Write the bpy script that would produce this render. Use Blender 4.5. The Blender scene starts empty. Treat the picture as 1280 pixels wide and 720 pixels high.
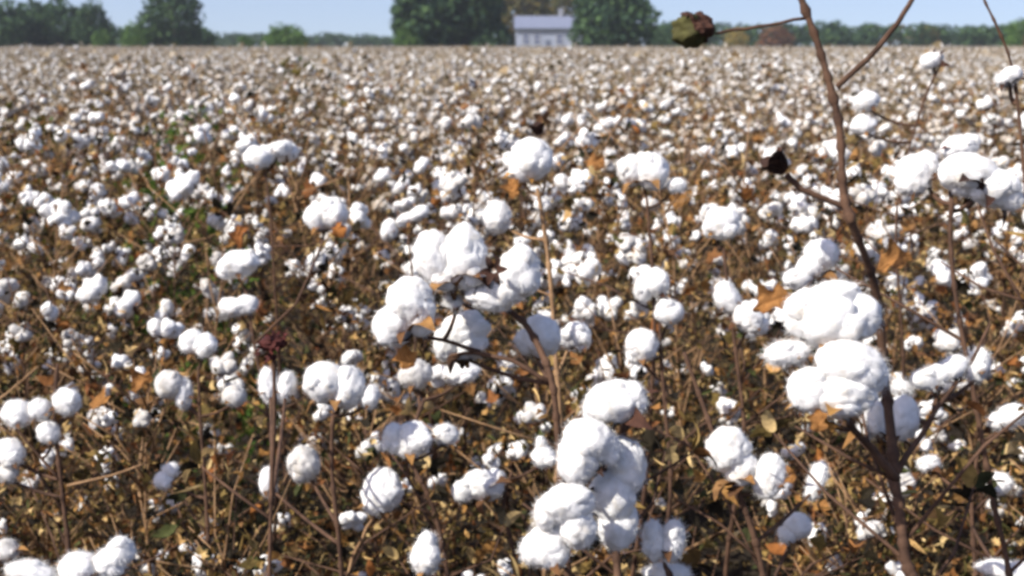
import bpy, bmesh, math, random
import numpy as np
from mathutils import Vector, Matrix, noise

random.seed(11)
R = random
rad = math.radians
scene = bpy.context.scene
COL = scene.collection

# ------------------------------------------------------------------ camera
F = 1545.0
CAM_H = 1.32
PITCH = math.atan((360 - 57) / F)
cp, sp = math.cos(PITCH), math.sin(PITCH)
FWD = Vector((0, cp, -sp)); UP = Vector((0, sp, cp)); RIGHT = Vector((1, 0, 0))
EYE = Vector((0, 0, CAM_H))

def at(px, py, d):
    """the point seen at a photo pixel, at depth d"""
    return EYE + RIGHT * ((px - 640) / F * d) + UP * ((360 - py) / F * d) + FWD * d

def project(p):
    v = p - EYE
    d = v.dot(FWD)
    if d < 0.05:
        return None
    return (640 + F * v.dot(RIGHT) / d, 360 - F * v.dot(UP) / d, d)

cd = bpy.data.cameras.new('camera')
cam = bpy.data.objects.new('camera', cd); COL.objects.link(cam)
cam.location = EYE
cam.rotation_euler = (math.pi / 2 - PITCH, 0, 0)
cd.sensor_width = 36; cd.lens = 36 * F / 1280
cd.clip_start = 0.02; cd.clip_end = 6000
cd.dof.use_dof = True; cd.dof.focus_distance = 1.3; cd.dof.aperture_fstop = 9.0
scene.camera = cam

# ------------------------------------------------------------------ light
SUN_EL, SUN_AZ = 46, 238          # azimuth clockwise from +Y
sd = Vector((math.sin(rad(SUN_AZ)) * math.cos(rad(SUN_EL)), math.cos(rad(SUN_AZ)) * math.cos(rad(SUN_EL)), math.sin(rad(SUN_EL))))
ld = bpy.data.lights.new('sun', 'SUN'); ld.energy = 5.0; ld.angle = rad(0.5); ld.color = (1, 0.95, 0.87)
lo = bpy.data.objects.new('sun', ld); COL.objects.link(lo)
lo.rotation_euler = (-sd).to_track_quat('-Z', 'Y').to_euler()
w = bpy.data.worlds.new('World'); scene.world = w; w.use_nodes = True
nt = w.node_tree
bg = nt.nodes['Background']
sky = nt.nodes.new('ShaderNodeTexSky'); sky.sky_type = 'NISHITA'; sky.sun_disc = False
sky.sun_elevation = rad(SUN_EL); sky.sun_rotation = rad(SUN_AZ)
sky.air_density = 1.0; sky.dust_density = 1.6; sky.ozone_density = 2.2
tc = nt.nodes.new('ShaderNodeTexCoord'); va = nt.nodes.new('ShaderNodeVectorMath'); va.operation = 'ADD'
va.inputs[1].default_value = (0, 0, 0.10); vn = nt.nodes.new('ShaderNodeVectorMath'); vn.operation = 'NORMALIZE'
nt.links.new(tc.outputs['Generated'], va.inputs[0]); nt.links.new(va.outputs[0], vn.inputs[0]); nt.links.new(vn.outputs[0], sky.inputs[0])
tn = nt.nodes.new('ShaderNodeMix'); tn.data_type = 'RGBA'; tn.blend_type = 'MULTIPLY'; tn.inputs[0].default_value = 1; tn.inputs[7].default_value = (1.10, 1.0, 1.05, 1)
nt.links.new(sky.outputs[0], tn.inputs[6]); nt.links.new(tn.outputs[2], bg.inputs[0]); bg.inputs[1].default_value = 0.115
scene.view_settings.view_transform = 'Standard'; scene.view_settings.look = 'None'
scene.view_settings.exposure = 0.58; scene.view_settings.gamma = 1
scene.render.engine = 'CYCLES'
cy = scene.cycles
cy.max_bounces = 6; cy.diffuse_bounces = 3; cy.glossy_bounces = 2; cy.transmission_bounces = 3
cy.transparent_max_bounces = 4; cy.caustics_reflective = False; cy.caustics_refractive = False
cy.use_denoising = True
cy.filter_width = 3.2

# ------------------------------------------------------------------ materials
def mat(name):
    m = bpy.data.materials.new(name); m.use_nodes = True
    n = m.node_tree.nodes; b = n['Principled BSDF']
    b.inputs['Roughness'].default_value = 0.85
    b.inputs['Specular IOR Level'].default_value = 0.2
    return m, m.node_tree, b

def nd(t, kind, **kw):
    x = t.nodes.new(kind)
    for k, v in kw.items():
        setattr(x, k, v)
    return x

def ramp(t, stops, mode='LINEAR'):
    r = t.nodes.new('ShaderNodeValToRGB'); cr = r.color_ramp; cr.interpolation = mode
    cr.elements[0].position, cr.elements[0].color = stops[0][0], (*stops[0][1], 1)
    cr.elements[1].position, cr.elements[1].color = stops[-1][0], (*stops[-1][1], 1)
    for p, c in stops[1:-1]:
        e = cr.elements.new(p); e.color = (*c, 1)
    return r

def noise_tex(t, scale, detail=4, rough=0.6):
    n = t.nodes.new('ShaderNodeTexNoise'); n.inputs['Scale'].default_value = scale
    n.inputs['Detail'].default_value = detail; n.inputs['Roughness'].default_value = rough
    return n

def objcoord(t):
    return t.nodes.new('ShaderNodeTexCoord').outputs['Object']

def add_bump(t, b, h, strength, dist):
    bp = t.nodes.new('ShaderNodeBump'); bp.inputs['Strength'].default_value = strength
    bp.inputs['Distance'].default_value = dist
    t.links.new(h, bp.inputs['Height']); t.links.new(bp.outputs[0], b.inputs['Normal'])

def lint_material(name, c0, c1, soft=0):
    m, t, b = mat(name)
    if soft:
        b.inputs['Subsurface Weight'].default_value = soft; b.inputs['Subsurface Radius'].default_value = (1, .95, .9); b.inputs['Subsurface Scale'].default_value = .008
    co = objcoord(t)
    n1 = noise_tex(t, 45, 5); t.links.new(co, n1.inputs['Vector'])
    r = ramp(t, [(0.30, tuple(a * b_ for a, b_ in zip(c0, (.96, .90, .80)))), (0.45, c0), (0.65, c1)]); t.links.new(n1.outputs[0], r.inputs[0])
    n3 = noise_tex(t, 170, 3, .5); t.links.new(co, n3.inputs['Vector'])
    r3 = ramp(t, [(0.70, (1, 1, 1)), (0.76, (.45, .34, .22))]); t.links.new(n3.outputs[0], r3.inputs[0])
    mx = nd(t, 'ShaderNodeMix', data_type='RGBA', blend_type='MULTIPLY'); mx.inputs[0].default_value = 1
    t.links.new(r.outputs[0], mx.inputs[6]); t.links.new(r3.outputs[0], mx.inputs[7]); t.links.new(mx.outputs[2], b.inputs['Base Color'])
    b.inputs['Roughness'].default_value = 1; b.inputs['Specular IOR Level'].default_value = 0.0
    n2 = noise_tex(t, 420, 6, 0.75); t.links.new(co, n2.inputs['Vector'])
    add_bump(t, b, n2.outputs[0], 0.5, 0.002)
    return m

LINT = lint_material('cotton_lint', (0.64, 0.63, 0.60), (0.77, 0.76, 0.74))
LINT_SOFT = lint_material('fluffy_lint', (0.70, 0.69, 0.67), (0.82, 0.81, 0.79))
LINT_GREY = lint_material('greyed_lint', (0.48, 0.46, 0.43), (0.70, 0.68, 0.65))
LINT_OLD = lint_material('weathered_lint', (0.38, 0.33, 0.27), (0.62, 0.56, 0.48))

def leaf_material(name, stops, trans=0.25):
    m, t, b = mat(name)
    g = t.nodes.new('ShaderNodeNewGeometry')
    oi = t.nodes.new('ShaderNodeObjectInfo')
    ad = nd(t, 'ShaderNodeMath', operation='ADD'); t.links.new(g.outputs['Random Per Island'], ad.inputs[0]); t.links.new(oi.outputs['Random'], ad.inputs[1])
    fr = nd(t, 'ShaderNodeMath', operation='FRACT'); t.links.new(ad.outputs[0], fr.inputs[0])
    r = ramp(t, stops); t.links.new(fr.outputs[0], r.inputs[0])
    n1 = noise_tex(t, 90, 4); t.links.new(objcoord(t), n1.inputs['Vector'])
    mx = nd(t, 'ShaderNodeMix', data_type='RGBA', blend_type='MULTIPLY'); mx.inputs[0].default_value = 0.8
    r2 = ramp(t, [(0.3, (0.45, 0.4, 0.38)), (0.7, (1.25, 1.2, 1.1))]); t.links.new(n1.outputs[0], r2.inputs[0])
    t.links.new(r.outputs[0], mx.inputs[6]); t.links.new(r2.outputs[0], mx.inputs[7])
    t.links.new(mx.outputs[2], b.inputs['Base Color'])
    if trans:
        tr = t.nodes.new('ShaderNodeBsdfTranslucent'); t.links.new(mx.outputs[2], tr.inputs['Color'])
        ms = t.nodes.new('ShaderNodeMixShader'); ms.inputs[0].default_value = trans
        out = t.nodes['Material Output']
        t.links.new(b.outputs[0], ms.inputs[1]); t.links.new(tr.outputs[0], ms.inputs[2]); t.links.new(ms.outputs[0], out.inputs[0])
    return m

DRY = leaf_material('dry_leaf', [(0.0, (0.012, 0.010, 0.007)), (0.30, (0.028, 0.022, 0.011)), (0.42, (0.15, 0.11, 0.034)),  # large near-black share imitates the shaded gaps between plants
                                 (0.52, (0.31, 0.21, 0.07)), (0.66, (0.62, 0.47, 0.23)), (0.73, (0.42, 0.23, 0.07)),
                                 (0.82, (0.20, 0.08, 0.03)), (0.91, (0.08, 0.095, 0.03)), (1.0, (0.018, 0.018, 0.011))])
STRAW = leaf_material('straw_leaf', [(0, (0.07, 0.055, 0.03)), (.3, (0.26, 0.21, 0.12)), (.6, (0.48, 0.41, 0.28)), (.8, (0.30, 0.20, 0.09)), (1, (0.10, 0.08, 0.045))])
LITTER = leaf_material('litter_leaf', [(0.0, (0.012, 0.010, 0.007)), (0.45, (0.025, 0.02, 0.011)), (0.6, (0.07, 0.055, 0.025)), (0.78, (0.14, 0.10, 0.045)), (.9, (0.42, 0.32, 0.15)), (1, (0.02, 0.018, 0.01))], 0)  # mostly near-black, shade under the plants put into the leaf colour
OLIVE = leaf_material('olive_leaf', [(0, (0.07, 0.08, 0.02)), (0.4, (0.13, 0.12, 0.03)), (0.7, (0.19, 0.12, 0.035)), (1, (0.06, 0.12, 0.02))], 0.3)
GREEN = leaf_material('green_leaf', [(0, (0.05, 0.11, 0.02)), (0.5, (0.10, 0.17, 0.03)), (1, (0.16, 0.18, 0.04))], 0.35)
ORANGE = leaf_material('orange_leaf', [(0, (0.38, 0.185, 0.06)), (1, (0.28, 0.14, 0.05))], 0.3)
RUST = leaf_material('rust_leaf', [(0, (0.36, 0.15, 0.04)), (.4, (0.22, 0.085, 0.03)), (.7, (0.40, 0.22, 0.07)), (1, (0.16, 0.055, 0.025))])
BUR = leaf_material('bur_husk', [(0, (0.045, 0.024, 0.014)), (0.35, (0.12, 0.06, 0.028)), (0.6, (0.25, 0.14, 0.055)), (0.8, (0.27, 0.145, 0.05)), (1, (0.07, 0.03, 0.018))], 0.1)
DARKBUR = leaf_material('dark_husk', [(0, (0.03, 0.016, 0.012)), (1, (0.06, 0.027, 0.018))], 0)
REDBUR = leaf_material('red_husk', [(0, (0.10, 0.022, 0.02)), (1, (0.055, 0.018, 0.016))], 0.05)
TANBUR = leaf_material('tan_husk', [(0, (0.50, 0.27, 0.07)), (1, (0.42, 0.24, 0.08))], 0.25)

def bark_material(name, c0, c1, scale=45):
    m, t, b = mat(name)
    co = objcoord(t)
    n1 = noise_tex(t, scale, 5); t.links.new(co, n1.inputs['Vector'])
    r = ramp(t, [(0.3, c0), (0.7, c1)]); t.links.new(n1.outputs[0], r.inputs[0])
    t.links.new(r.outputs[0], b.inputs['Base Color'])
    n2 = noise_tex(t, scale * 6, 4); t.links.new(co, n2.inputs['Vector'])
    add_bump(t, b, n2.outputs[0], 0.6, 0.001 * 45 / scale)
    return m
STEM = bark_material('stem_bark', (0.04, 0.022, 0.015), (0.12, 0.066, 0.04))
STEM_TAN = bark_material('tan_stem_bark', (0.16, 0.09, 0.045), (0.34, 0.21, 0.11))
TRUNK = bark_material('trunk_bark', (0.05, 0.04, 0.03), (0.13, 0.10, 0.08), 3)

# ------------------------------------------------------------------ mesh builder (triangles only)
_ICO = {}
def ico(sub):
    if sub not in _ICO:
        bm = bmesh.new(); bmesh.ops.create_icosphere(bm, subdivisions=sub, radius=1)
        _ICO[sub] = ([v.co.copy() for v in bm.verts], [[v.index for v in f.verts] for f in bm.faces]); bm.free()
    return _ICO[sub]

class MB:
    def __init__(s):
        s.v, s.f, s.m = [], [], []
    def add(s, vs, fs, mi=0):
        k = len(s.v); s.v.extend(vs)
        for f in fs:
            if len(f) == 4:
                s.f.append((f[0] + k, f[1] + k, f[2] + k)); s.f.append((f[0] + k, f[2] + k, f[3] + k)); s.m += [mi, mi]
            else:
                s.f.append(tuple(i + k for i in f)); s.m.append(mi)
    def merge(s, o, M, remap=None):
        k = len(s.v); s.v.extend(M @ v for v in o.v)
        s.f.extend((a + k, b + k, c + k) for a, b, c in o.f)
        s.m.extend(o.m if remap is None else [remap[i] for i in o.m])
    def tube(s, pts, radii, sides=6, mi=0, cap=True):
        n = len(pts); vs, fs = [], []
        prev = None
        for i, p in enumerate(pts):
            t = (pts[min(i + 1, n - 1)] - pts[max(i - 1, 0)]).normalized()
            if prev is None:
                a = t.orthogonal().normalized()
            else:
                a = (prev - t * prev.dot(t)); a = a.normalized() if a.length > 1e-6 else t.orthogonal().normalized()
            prev = a; b = t.cross(a)
            for k in range(sides):
                an = 2 * math.pi * k / sides
                vs.append(p + (a * math.cos(an) + b * math.sin(an)) * radii[i])
        for i in range(n - 1):
            for k in range(sides):
                k2 = (k + 1) % sides
                fs.append((i * sides + k, i * sides + k2, (i + 1) * sides + k2, (i + 1) * sides + k))
        if cap:
            for i, o in ((0, 1), (n - 1, 0)):
                c = len(vs); vs.append(pts[i].copy())
                for k in range(sides):
                    a_, b_ = i * sides + k, i * sides + (k + 1) % sides
                    fs.append((b_, a_, c) if o else (a_, b_, c))
        s.add(vs, fs, mi)
    def blob(s, c, axes, radii, sub, seed, amp=0.16, mi=0):
        """a lumpy lock of lint: axes is a 3x3 matrix whose columns are its directions"""
        vs0, fs = ico(sub); vs = []
        so = Vector((seed * 7.31 % 91, seed * 3.17 % 83, seed * 5.77 % 71))
        for v in vs0:
            k = 1 + amp * noise.noise(v * 1.6 + so) + amp * 0.55 * noise.noise(v * 3.7 + so * 2) + (amp * 0.30 * noise.noise(v * 9 + so) if sub > 2 else 0)
            if sub > 2:
                k -= 0.08 * max(0, 1 - abs(noise.noise(v * 1.4 + so * 1.3)) / 0.16) ** 1.5 + 0.025 * max(0, 1 - abs(noise.noise(v * 3.4 + so * .7)) / 0.2)
            vs.append(c + axes @ Vector((v.x * radii[0] * k, v.y * radii[1] * k, v.z * radii[2] * k)))
        s.add(vs, fs, mi)
    def leaf(s, M, size, lobes=3, curl=0.5, fold=0.3, mi=0, rnd=R):
        out = [(0, -0.35)]
        if lobes == 0:
            prof = [(0.10, -0.1), (0.13, 0.4), (0.09, 0.9), (0.0, 1.35)]
        elif lobes == 1:
            prof = [(0.22, -0.1), (0.30, 0.15), (0.2, 0.45), (0.0, 0.75)]
        elif lobes == 3:
            prof = [(0.30, -0.25), (0.62, -0.02), (0.28, 0.18), (0.24, 0.42), (0, 0.85)]
        else:
            prof = [(0.35, -0.42), (0.30, -0.15), (0.75, 0.02), (0.36, 0.2), (0.28, 0.48), (0, 0.95)]
        out += prof + [(-x * rnd.uniform(0.75, 1.1), y) for x, y in reversed(prof[:-1])]
        cr = curl * rnd.uniform(-0.4, 1.2); fo = fold * rnd.uniform(0.2, 1.6); tw = rnd.uniform(-0.9, 0.9)
        vs = [Vector((0, 0.08, 0))]
        for x, y in out:
            x *= rnd.uniform(0.85, 1.15); y *= rnd.uniform(0.9, 1.1)
            z = cr * (y * y + x * x) * 0.8 + fo * abs(x) + tw * x * y + rnd.uniform(-0.05, 0.05)
            vs.append(Vector((x, y, z)))
        vs = [M @ (v * size) for v in vs]
        n = len(out)
        s.add(vs, [(0, 1 + i, 1 + (i + 1) % n) for i in range(n)], mi)
    def mesh(s, name, mats, smooth=True):
        me = bpy.data.meshes.new(name)
        nv, nf = len(s.v), len(s.f)
        me.vertices.add(nv); me.vertices.foreach_set('co', np.array([c for v in s.v for c in v], dtype=np.float32))
        me.loops.add(nf * 3); me.loops.foreach_set('vertex_index', np.array(s.f, dtype=np.int32).ravel())
        me.polygons.add(nf)
        me.polygons.foreach_set('loop_start', np.arange(0, nf * 3, 3, dtype=np.int32))
        me.polygons.foreach_set('material_index', np.array(s.m, dtype=np.int32))
        me.polygons.foreach_set('use_smooth', np.full(nf, smooth))
        for m in mats:
            me.materials.append(m)
        me.update(calc_edges=True); me.validate()
        return me

def fine_leaf(mb, M, size, seed):
    """a dry, curled, torn lobed leaf as a fine grid either side of its midrib"""
    rows, cols = 12, 8; so = Vector((seed * 3.3 % 50, seed * 7.7 % 50, 1)); vs = []
    cu = R.uniform(.5, 1.1); cr = R.uniform(.6, 1.3)
    for i in range(rows + 1):
        t = i / rows
        wd = (.42 * math.sin(math.pi * min(1, t * .93 + .05)) ** .7) * (1 + .35 * math.cos(t * 13 + seed)) * (1 - .35 * t)
        for j in range(cols + 1):
            u = (j / cols - .5) * 2
            x = u * wd * (1 + .25 * noise.noise(Vector((t * 4, u, 0)) + so)); y = t - .4
            z = -cu * y * y * .9 + cr * x * x * 1.6 + .10 * noise.noise(Vector((x * 5, y * 5, 0)) + so) - .03 * (abs(u) < .1) + .10 * math.sin(t * 9 + u * 3) * abs(u)
            vs.append(M @ (Vector((x, y, z)) * size * 1.7))
    fs = [(i * (cols + 1) + j, i * (cols + 1) + j + 1, (i + 1) * (cols + 1) + j + 1, (i + 1) * (cols + 1) + j) for i in range(rows) for j in range(cols)]
    mb.add(vs, fs)

def obj(name, data, parent=None, loc=None):
    o = bpy.data.objects.new(name, data); COL.objects.link(o)
    if parent is not None:
        o.parent = parent
    if loc is not None:
        o.location = loc
    return o

def tag(o, label=None, cat=None, group=None, kind=None):
    if label: o['label'] = label
    if cat: o['category'] = cat
    if group: o['group'] = group
    if kind: o['kind'] = kind
    return o

def rot_to(z, roll=None):
    z = z.normalized()
    q = z.to_track_quat('Z', 'Y').to_matrix()
    return q @ Matrix.Rotation(R.uniform(0, 6.283) if roll is None else roll, 3, 'Z')

def place(loc, rot3, sc=1.0):
    return Matrix.Translation(loc) @ rot3.to_4x4() @ Matrix.Scale(sc, 4)

def rand_rot(tilt=1.2):
    return Matrix.Rotation(R.uniform(0, 6.283), 3, 'Z') @ Matrix.Rotation(R.gauss(0, tilt), 3, 'X') @ Matrix.Rotation(R.gauss(0, tilt), 3, 'Y') @ Matrix.Rotation(R.uniform(0, 6.283), 3, 'Z')

def fibres(mb, n, length, k0=0):
    """loose fibres standing off the lint surface"""
    fs = mb.f[k0:]
    if not fs:
        return
    for _ in range(n):
        a, b, c = R.choice(fs)
        A, B, C = mb.v[a], mb.v[b], mb.v[c]
        nn = (B - A).cross(C - A)
        if nn.length < 1e-12:
            continue
        nn.normalize()
        p = (A + B + C) / 3
        tg = Vector((R.gauss(0, 1), R.gauss(0, 1), R.gauss(0, 1))); tg = (tg - nn * tg.dot(nn)).normalized()
        d1 = (nn * R.uniform(.1, .9) + tg).normalized()
        L = length * R.uniform(0.4, 1.3)
        s_ = d1.orthogonal().normalized() * 0.00012
        q = p + d1 * L * 0.55
        d2 = (d1 + Vector((R.gauss(0, .6), R.gauss(0, .6), R.gauss(0, .6)))).normalized()
        mb.add([p - s_ - nn * .001, p + s_ - nn * .001, q + s_ * .8, q - s_ * .8, q + d2 * L * 0.5], [(0, 1, 2, 3), (3, 2, 4)], 0)

def carpels(mb, n, length, spread, mi=0, seed=0):
    """dried husk: pointed shells that open round the base, axis +Z"""
    for i in range(n):
        a = 6.283 * i / n + R.uniform(-0.25, 0.25)
        L = length * R.uniform(0.8, 1.15); sprd = spread * R.uniform(0.75, 1.25)
        rows = 6; vs = []
        for j in range(rows):
            t = j / (rows - 1)
            ang = sprd * (0.35 + 1.0 * t * t) + 0.15
            r_ = 0.003 + L * t * math.sin(min(ang, 1.9)); z_ = L * t * math.cos(min(ang, 1.9)) * 0.9
            wd = L * 0.30 * math.sin(math.pi * min(1, 0.14 + 0.80 * t)) ** 0.8 * (1 - 0.15 * t)
            if j == rows - 1:
                wd = L * 0.02
            for k in (-1, 0, 1):
                cup = -0.32 * wd * (1 - abs(k))
                x = r_ - cup * math.cos(sprd) * -1; y = wd * k
                vs.append(Vector((x * math.cos(a) - y * math.sin(a), x * math.sin(a) + y * math.cos(a), z_ + cup)))
        fs = []
        for j in range(rows - 1):
            for k in range(2):
                fs.append((j * 3 + k, j * 3 + k + 1, (j + 1) * 3 + k + 1, (j + 1) * 3 + k))
        mb.add(vs, fs, mi)

def bur_mb(size=1.0, bracts=3, n=None, spread=0.95):
    mb = MB()
    carpels(mb, n or R.choice((4, 4, 5)), 0.040 * size, spread)
    mb.tube([Vector((0, 0, -0.012)) * size, Vector((0, 0, 0.0)), Vector((0, 0, 0.004)) * size], [0.0022 * size, 0.005 * size, 0.004 * size], 6)
    for i in range(bracts):
        a = R.uniform(0, 6.283)
        M = Matrix.Translation((0, 0, -0.002)) @ Matrix.Rotation(a, 4, 'Z') @ Matrix.Rotation(R.uniform(-0.3, 0.9), 4, 'X') @ Matrix.Translation((0, 0.012 * size, 0))
        mb.leaf(M, 0.024 * size, 3, 0.6, 0.3)
    return mb

def lint_mb(sub, locks=None, nf=0):
    mb = MB(); n = locks or R.choice((4, 4, 5)); a0 = R.uniform(0, 6.283)
    sq = R.uniform(0.85, 1.1)
    for i in range(n):
        a = a0 + 6.283 * i / n + R.uniform(-0.2, 0.2); tl = R.uniform(0.75, 1.15)
        d = Vector((math.sin(tl) * math.cos(a), math.sin(tl) * math.sin(a), math.cos(tl)))
        ax = rot_to(d, R.uniform(0, 6))
        L = R.uniform(0.019, 0.032); wd = R.uniform(0.013, 0.022)
        mb.blob(d * (L * .72) + Vector((0, 0, 0.010)), ax, (wd, wd * sq, L), sub, R.uniform(0, 500), 0.20 if sub > 1 else 0.1)
    if sub > 1:
        mb.blob(Vector((0, 0, 0.026)), Matrix.Identity(3), (0.016, 0.017, 0.015), max(2, sub - 1), R.uniform(0, 500), 0.2)
    if nf:
        fibres(mb, nf, 0.007)
    return mb

# shared boll meshes for the ordinary plants
NL = 7
lint_near = [lint_mb(3, nf=700) for _ in range(NL)]
bur_near = [bur_mb() for _ in range(NL)]
lint_near_me = [m.mesh('boll', [LINT_SOFT]) for m in lint_near]
lint_old_me = [m.mesh('boll', [LINT_GREY]) for m in lint_near[:3]]
bur_near_me = [m.mesh('bur', [BUR]) for m in bur_near]
lint_mid, lint_lo, lint_far = [], [], []
for i in range(NL):
    m = lint_mb(2); b_ = bur_mb(1, 2); m.merge(b_, Matrix.Identity(4), [1]); lint_mid.append(m)
    m = lint_mb(1, 4); m.m = [4 if i % 3 == 0 else 0] * len(m.m); b_ = MB(); carpels(b_, 3, 0.036, 0.9); m.merge(b_, Matrix.Identity(4), [1]); lint_lo.append(m)
    m = MB(); vs, fs = ico(1)
    m.blob(Vector((0, 0, 0.022)), Matrix.Identity(3), (0.034, 0.024, 0.024), 1, i * 9.1, 0.5, 0 if i % 2 else 4); lint_far.append(m)
lint_mid_me = [m.mesh('boll', [LINT_OLD if i % 3 == 0 else LINT, BUR]) for i, m in enumerate(lint_mid)]

# ------------------------------------------------------------------ ordinary cotton plants
def wobble(p, a):
    return p + Vector((R.gauss(0, a), R.gauss(0, a), R.gauss(0, a * 0.5)))

def plant_layout(h, n_bolls, low, bushy=1):
    """stem paths, boll frames and leaf frames of one plant"""
    paths, bolls, leaves = [], [], []
    lean = Vector((R.gauss(0, 0.06), R.gauss(0, 0.06), 1))
    main = [wobble(lean * (h * t), 0.008 if t else 0) for t in [i / 7 for i in range(8)]]
    for p in main: pass
    paths.append((main, [0.0065 * (1 - 0.78 * i / 7) for i in range(8)], 6))
    def mp(t):
        x = t * 7; i = min(int(x), 6); return main[i].lerp(main[i + 1], x - i)
    nb = R.randint(10, 13); a = R.uniform(0, 6.283); nodes = []
    for i in range(nb):
        t = 0.16 + 0.82 * i / (nb - 1); a += 2.4 + R.gauss(0, 0.25)
        L = (0.34 * (1 - t) ** 0.7 + 0.06) * R.uniform(0.7, 1.2)
        el = rad(R.uniform(20, 55))
        p = mp(t); pts = [p]; r0 = 0.0034 * (1 - 0.55 * t); seg = max(2, int(L / 0.075))
        aa = a
        for k in range(seg):
            aa += (0.45 if k % 2 else -0.45) + R.gauss(0, 0.1)
            e2 = el + R.gauss(0, 0.15)
            p = p + Vector((math.cos(aa) * math.cos(e2), math.sin(aa) * math.cos(e2), math.sin(e2))) * (L / seg)
            pts.append(p); nodes.append((p, aa, t))
        paths.append((pts, [r0 * (1 - 0.55 * k / seg) for k in range(seg + 1)], 5))
    nodes.append((main[-1], 0, 1.0))
    R.shuffle(nodes)
    cand = sorted(nodes, key=lambda q: -(q[0].z / h) + R.gauss(0, low))
    used = []
    for p, aa, t in cand:
        if len(bolls) >= n_bolls: break
        if any((p - q).length < 0.048 for q in used): continue
        used.append(p)
        d = Vector((math.cos(aa) * R.uniform(0.2, 1.0), math.sin(aa) * R.uniform(0.2, 1.0), R.uniform(0.1, 1.0) if R.random() < 0.85 else R.uniform(-0.6, 0))).normalized()
        q = p + d * 0.022
        paths.append(([p, p + d * 0.012, q], [0.0018, 0.0016, 0.0018], 4))
        bolls.append((q, d, R.uniform(0.50, 0.95) if low < .3 else R.uniform(.36, .8)))
    for p, aa, t in nodes:
        for _ in range(R.choice((9, 11, 14, 17)) * bushy):
            q = p + Vector((R.gauss(0, 0.05), R.gauss(0, 0.05), R.gauss(-0.015, 0.04)))
            leaves.append((q, R.uniform(0.006, 0.018) if R.random() < 0.92 else R.uniform(0.018, 0.036)))
    for _ in range(90 if bushy == 1 else 260):
        t = R.random() ** (1.5 if bushy > 1 else 1); q = mp(t * 0.8) + Vector((R.gauss(0, 0.09), R.gauss(0, 0.09), 0)); leaves.append((q, R.uniform(0.007, 0.02)))
    # thin leafless side twigs
    for _ in range(30 * bushy):
        t = R.uniform(0.12, 1.0); p = mp(t); an = R.uniform(0, 6.283)
        d = Vector((math.cos(an), math.sin(an), R.uniform(0.3, 1.8))) * R.uniform(0.05, 0.15)
        paths.append(([p, wobble(p + d * 0.5, 0.01), p + d], [0.0021, 0.0017, 0.0010], 4))
    return paths, bolls, leaves

class Proto:
    def __init__(s, h, n_bolls, low, leafmat=DRY, stemmat=STEM, big=1):
        s.h = h
        paths, s.bolls, leaves = plant_layout(h, n_bolls, low, 2 if low > .35 else 1)
        st = MB()
        for pts, rr, sides in paths:
            st.tube(pts, rr, sides, 1 if rr[0] == 0.0021 and R.random() < .55 else 0)
        lf = MB(); lolf = MB()
        for q, sz in leaves:
            M = place(q, rand_rot(), 1)
            lf.leaf(M, sz * big, R.choice((0, 0, 1, 3, 3, 5)) if big == 1 else R.choice((1, 3, 5)), 0.9, 0.5)
        tops = sorted(leaves, key=lambda e: -e[0].z)[:max(20, len(leaves) // 2)]
        for q, sz in R.sample(tops, 7):
            eb = MB(); carpels(eb, 4, R.uniform(.020, .030), R.uniform(.5, .9)); lf.merge(eb, place(q, rot_to(Vector((R.gauss(0, .6), R.gauss(0, .6), 1)))), [2])
        for q, sz in R.sample(leaves, 9):
            lf.leaf(place(q + Vector((0, 0, .03)), rand_rot(), 1), R.uniform(.022, .04), R.choice((1, 3, 5)), .9, .5, 1)
        for q, sz in leaves[::4]:
            M = place(q, rand_rot(), 1); z = sz * 2.4
            lolf.add([M @ Vector((-.4 * z, 0, .1 * z)), M @ Vector((0, -.4 * z, 0)), M @ Vector((.45 * z, .1 * z, .12 * z)), M @ Vector((0, .8 * z, .2 * z))], [(0, 1, 2, 3)])
        lost = MB()
        for pts, rr, sides in paths:
            if (rr[0] > 0.0022 or R.random() < .5) and len(pts) > 2 and rr[0] != 0.0018:
                lost.tube(pts[::2] if len(pts) > 4 else [pts[0], pts[-1]], [r * 1.1 for r in (rr[::2] if len(pts) > 4 else [rr[0], rr[-1]])], 3, cap=False)
        s.stem_me = st.mesh('stem', [stemmat, STEM_TAN]); s.leaf_me = lf.mesh('foliage', [leafmat, RUST, BUR], False)
        s.idx = [R.randrange(NL) for _ in s.bolls]; s.rolls = [R.uniform(0, 6.283) for _ in s.bolls]
        def merged(src, keep=1.0):
            m = MB(); I = Matrix.Identity(4)
            m.merge(lost, I, [2]); m.merge(lolf, I, [3])
            for (q, d, k), i, ro in zip(s.bolls, s.idx, s.rolls):
                if R.random() < keep: m.merge(src[i], place(q, rot_to(d, ro), k))
            return m
        s.lo, s.far = merged(lint_lo), merged(lint_far, .72)
    def build(s, loc, rz, sc, near, old=False):
        root = obj('cotton_plant', None)
        root.location = loc; root.rotation_euler = (R.gauss(0, 0.05), R.gauss(0, 0.05), rz); root.scale = (sc, sc, sc)
        root.empty_display_size = 0.1
        obj('stem', s.stem_me, root); obj('foliage', s.leaf_me, root)
        for (q, d, k), i, ro in zip(s.bolls, s.idx, s.rolls):
            me = (lint_old_me[i % 3] if R.random() < 0.22 else lint_near_me[i]) if near else lint_mid_me[i]
            b_ = obj('boll', me, root); b_.matrix_local = place(q, rot_to(d, ro + rz), k * R.uniform(0.9, 1.1))
            if near:
                obj('bur', bur_near_me[i], b_)
        return root

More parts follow.
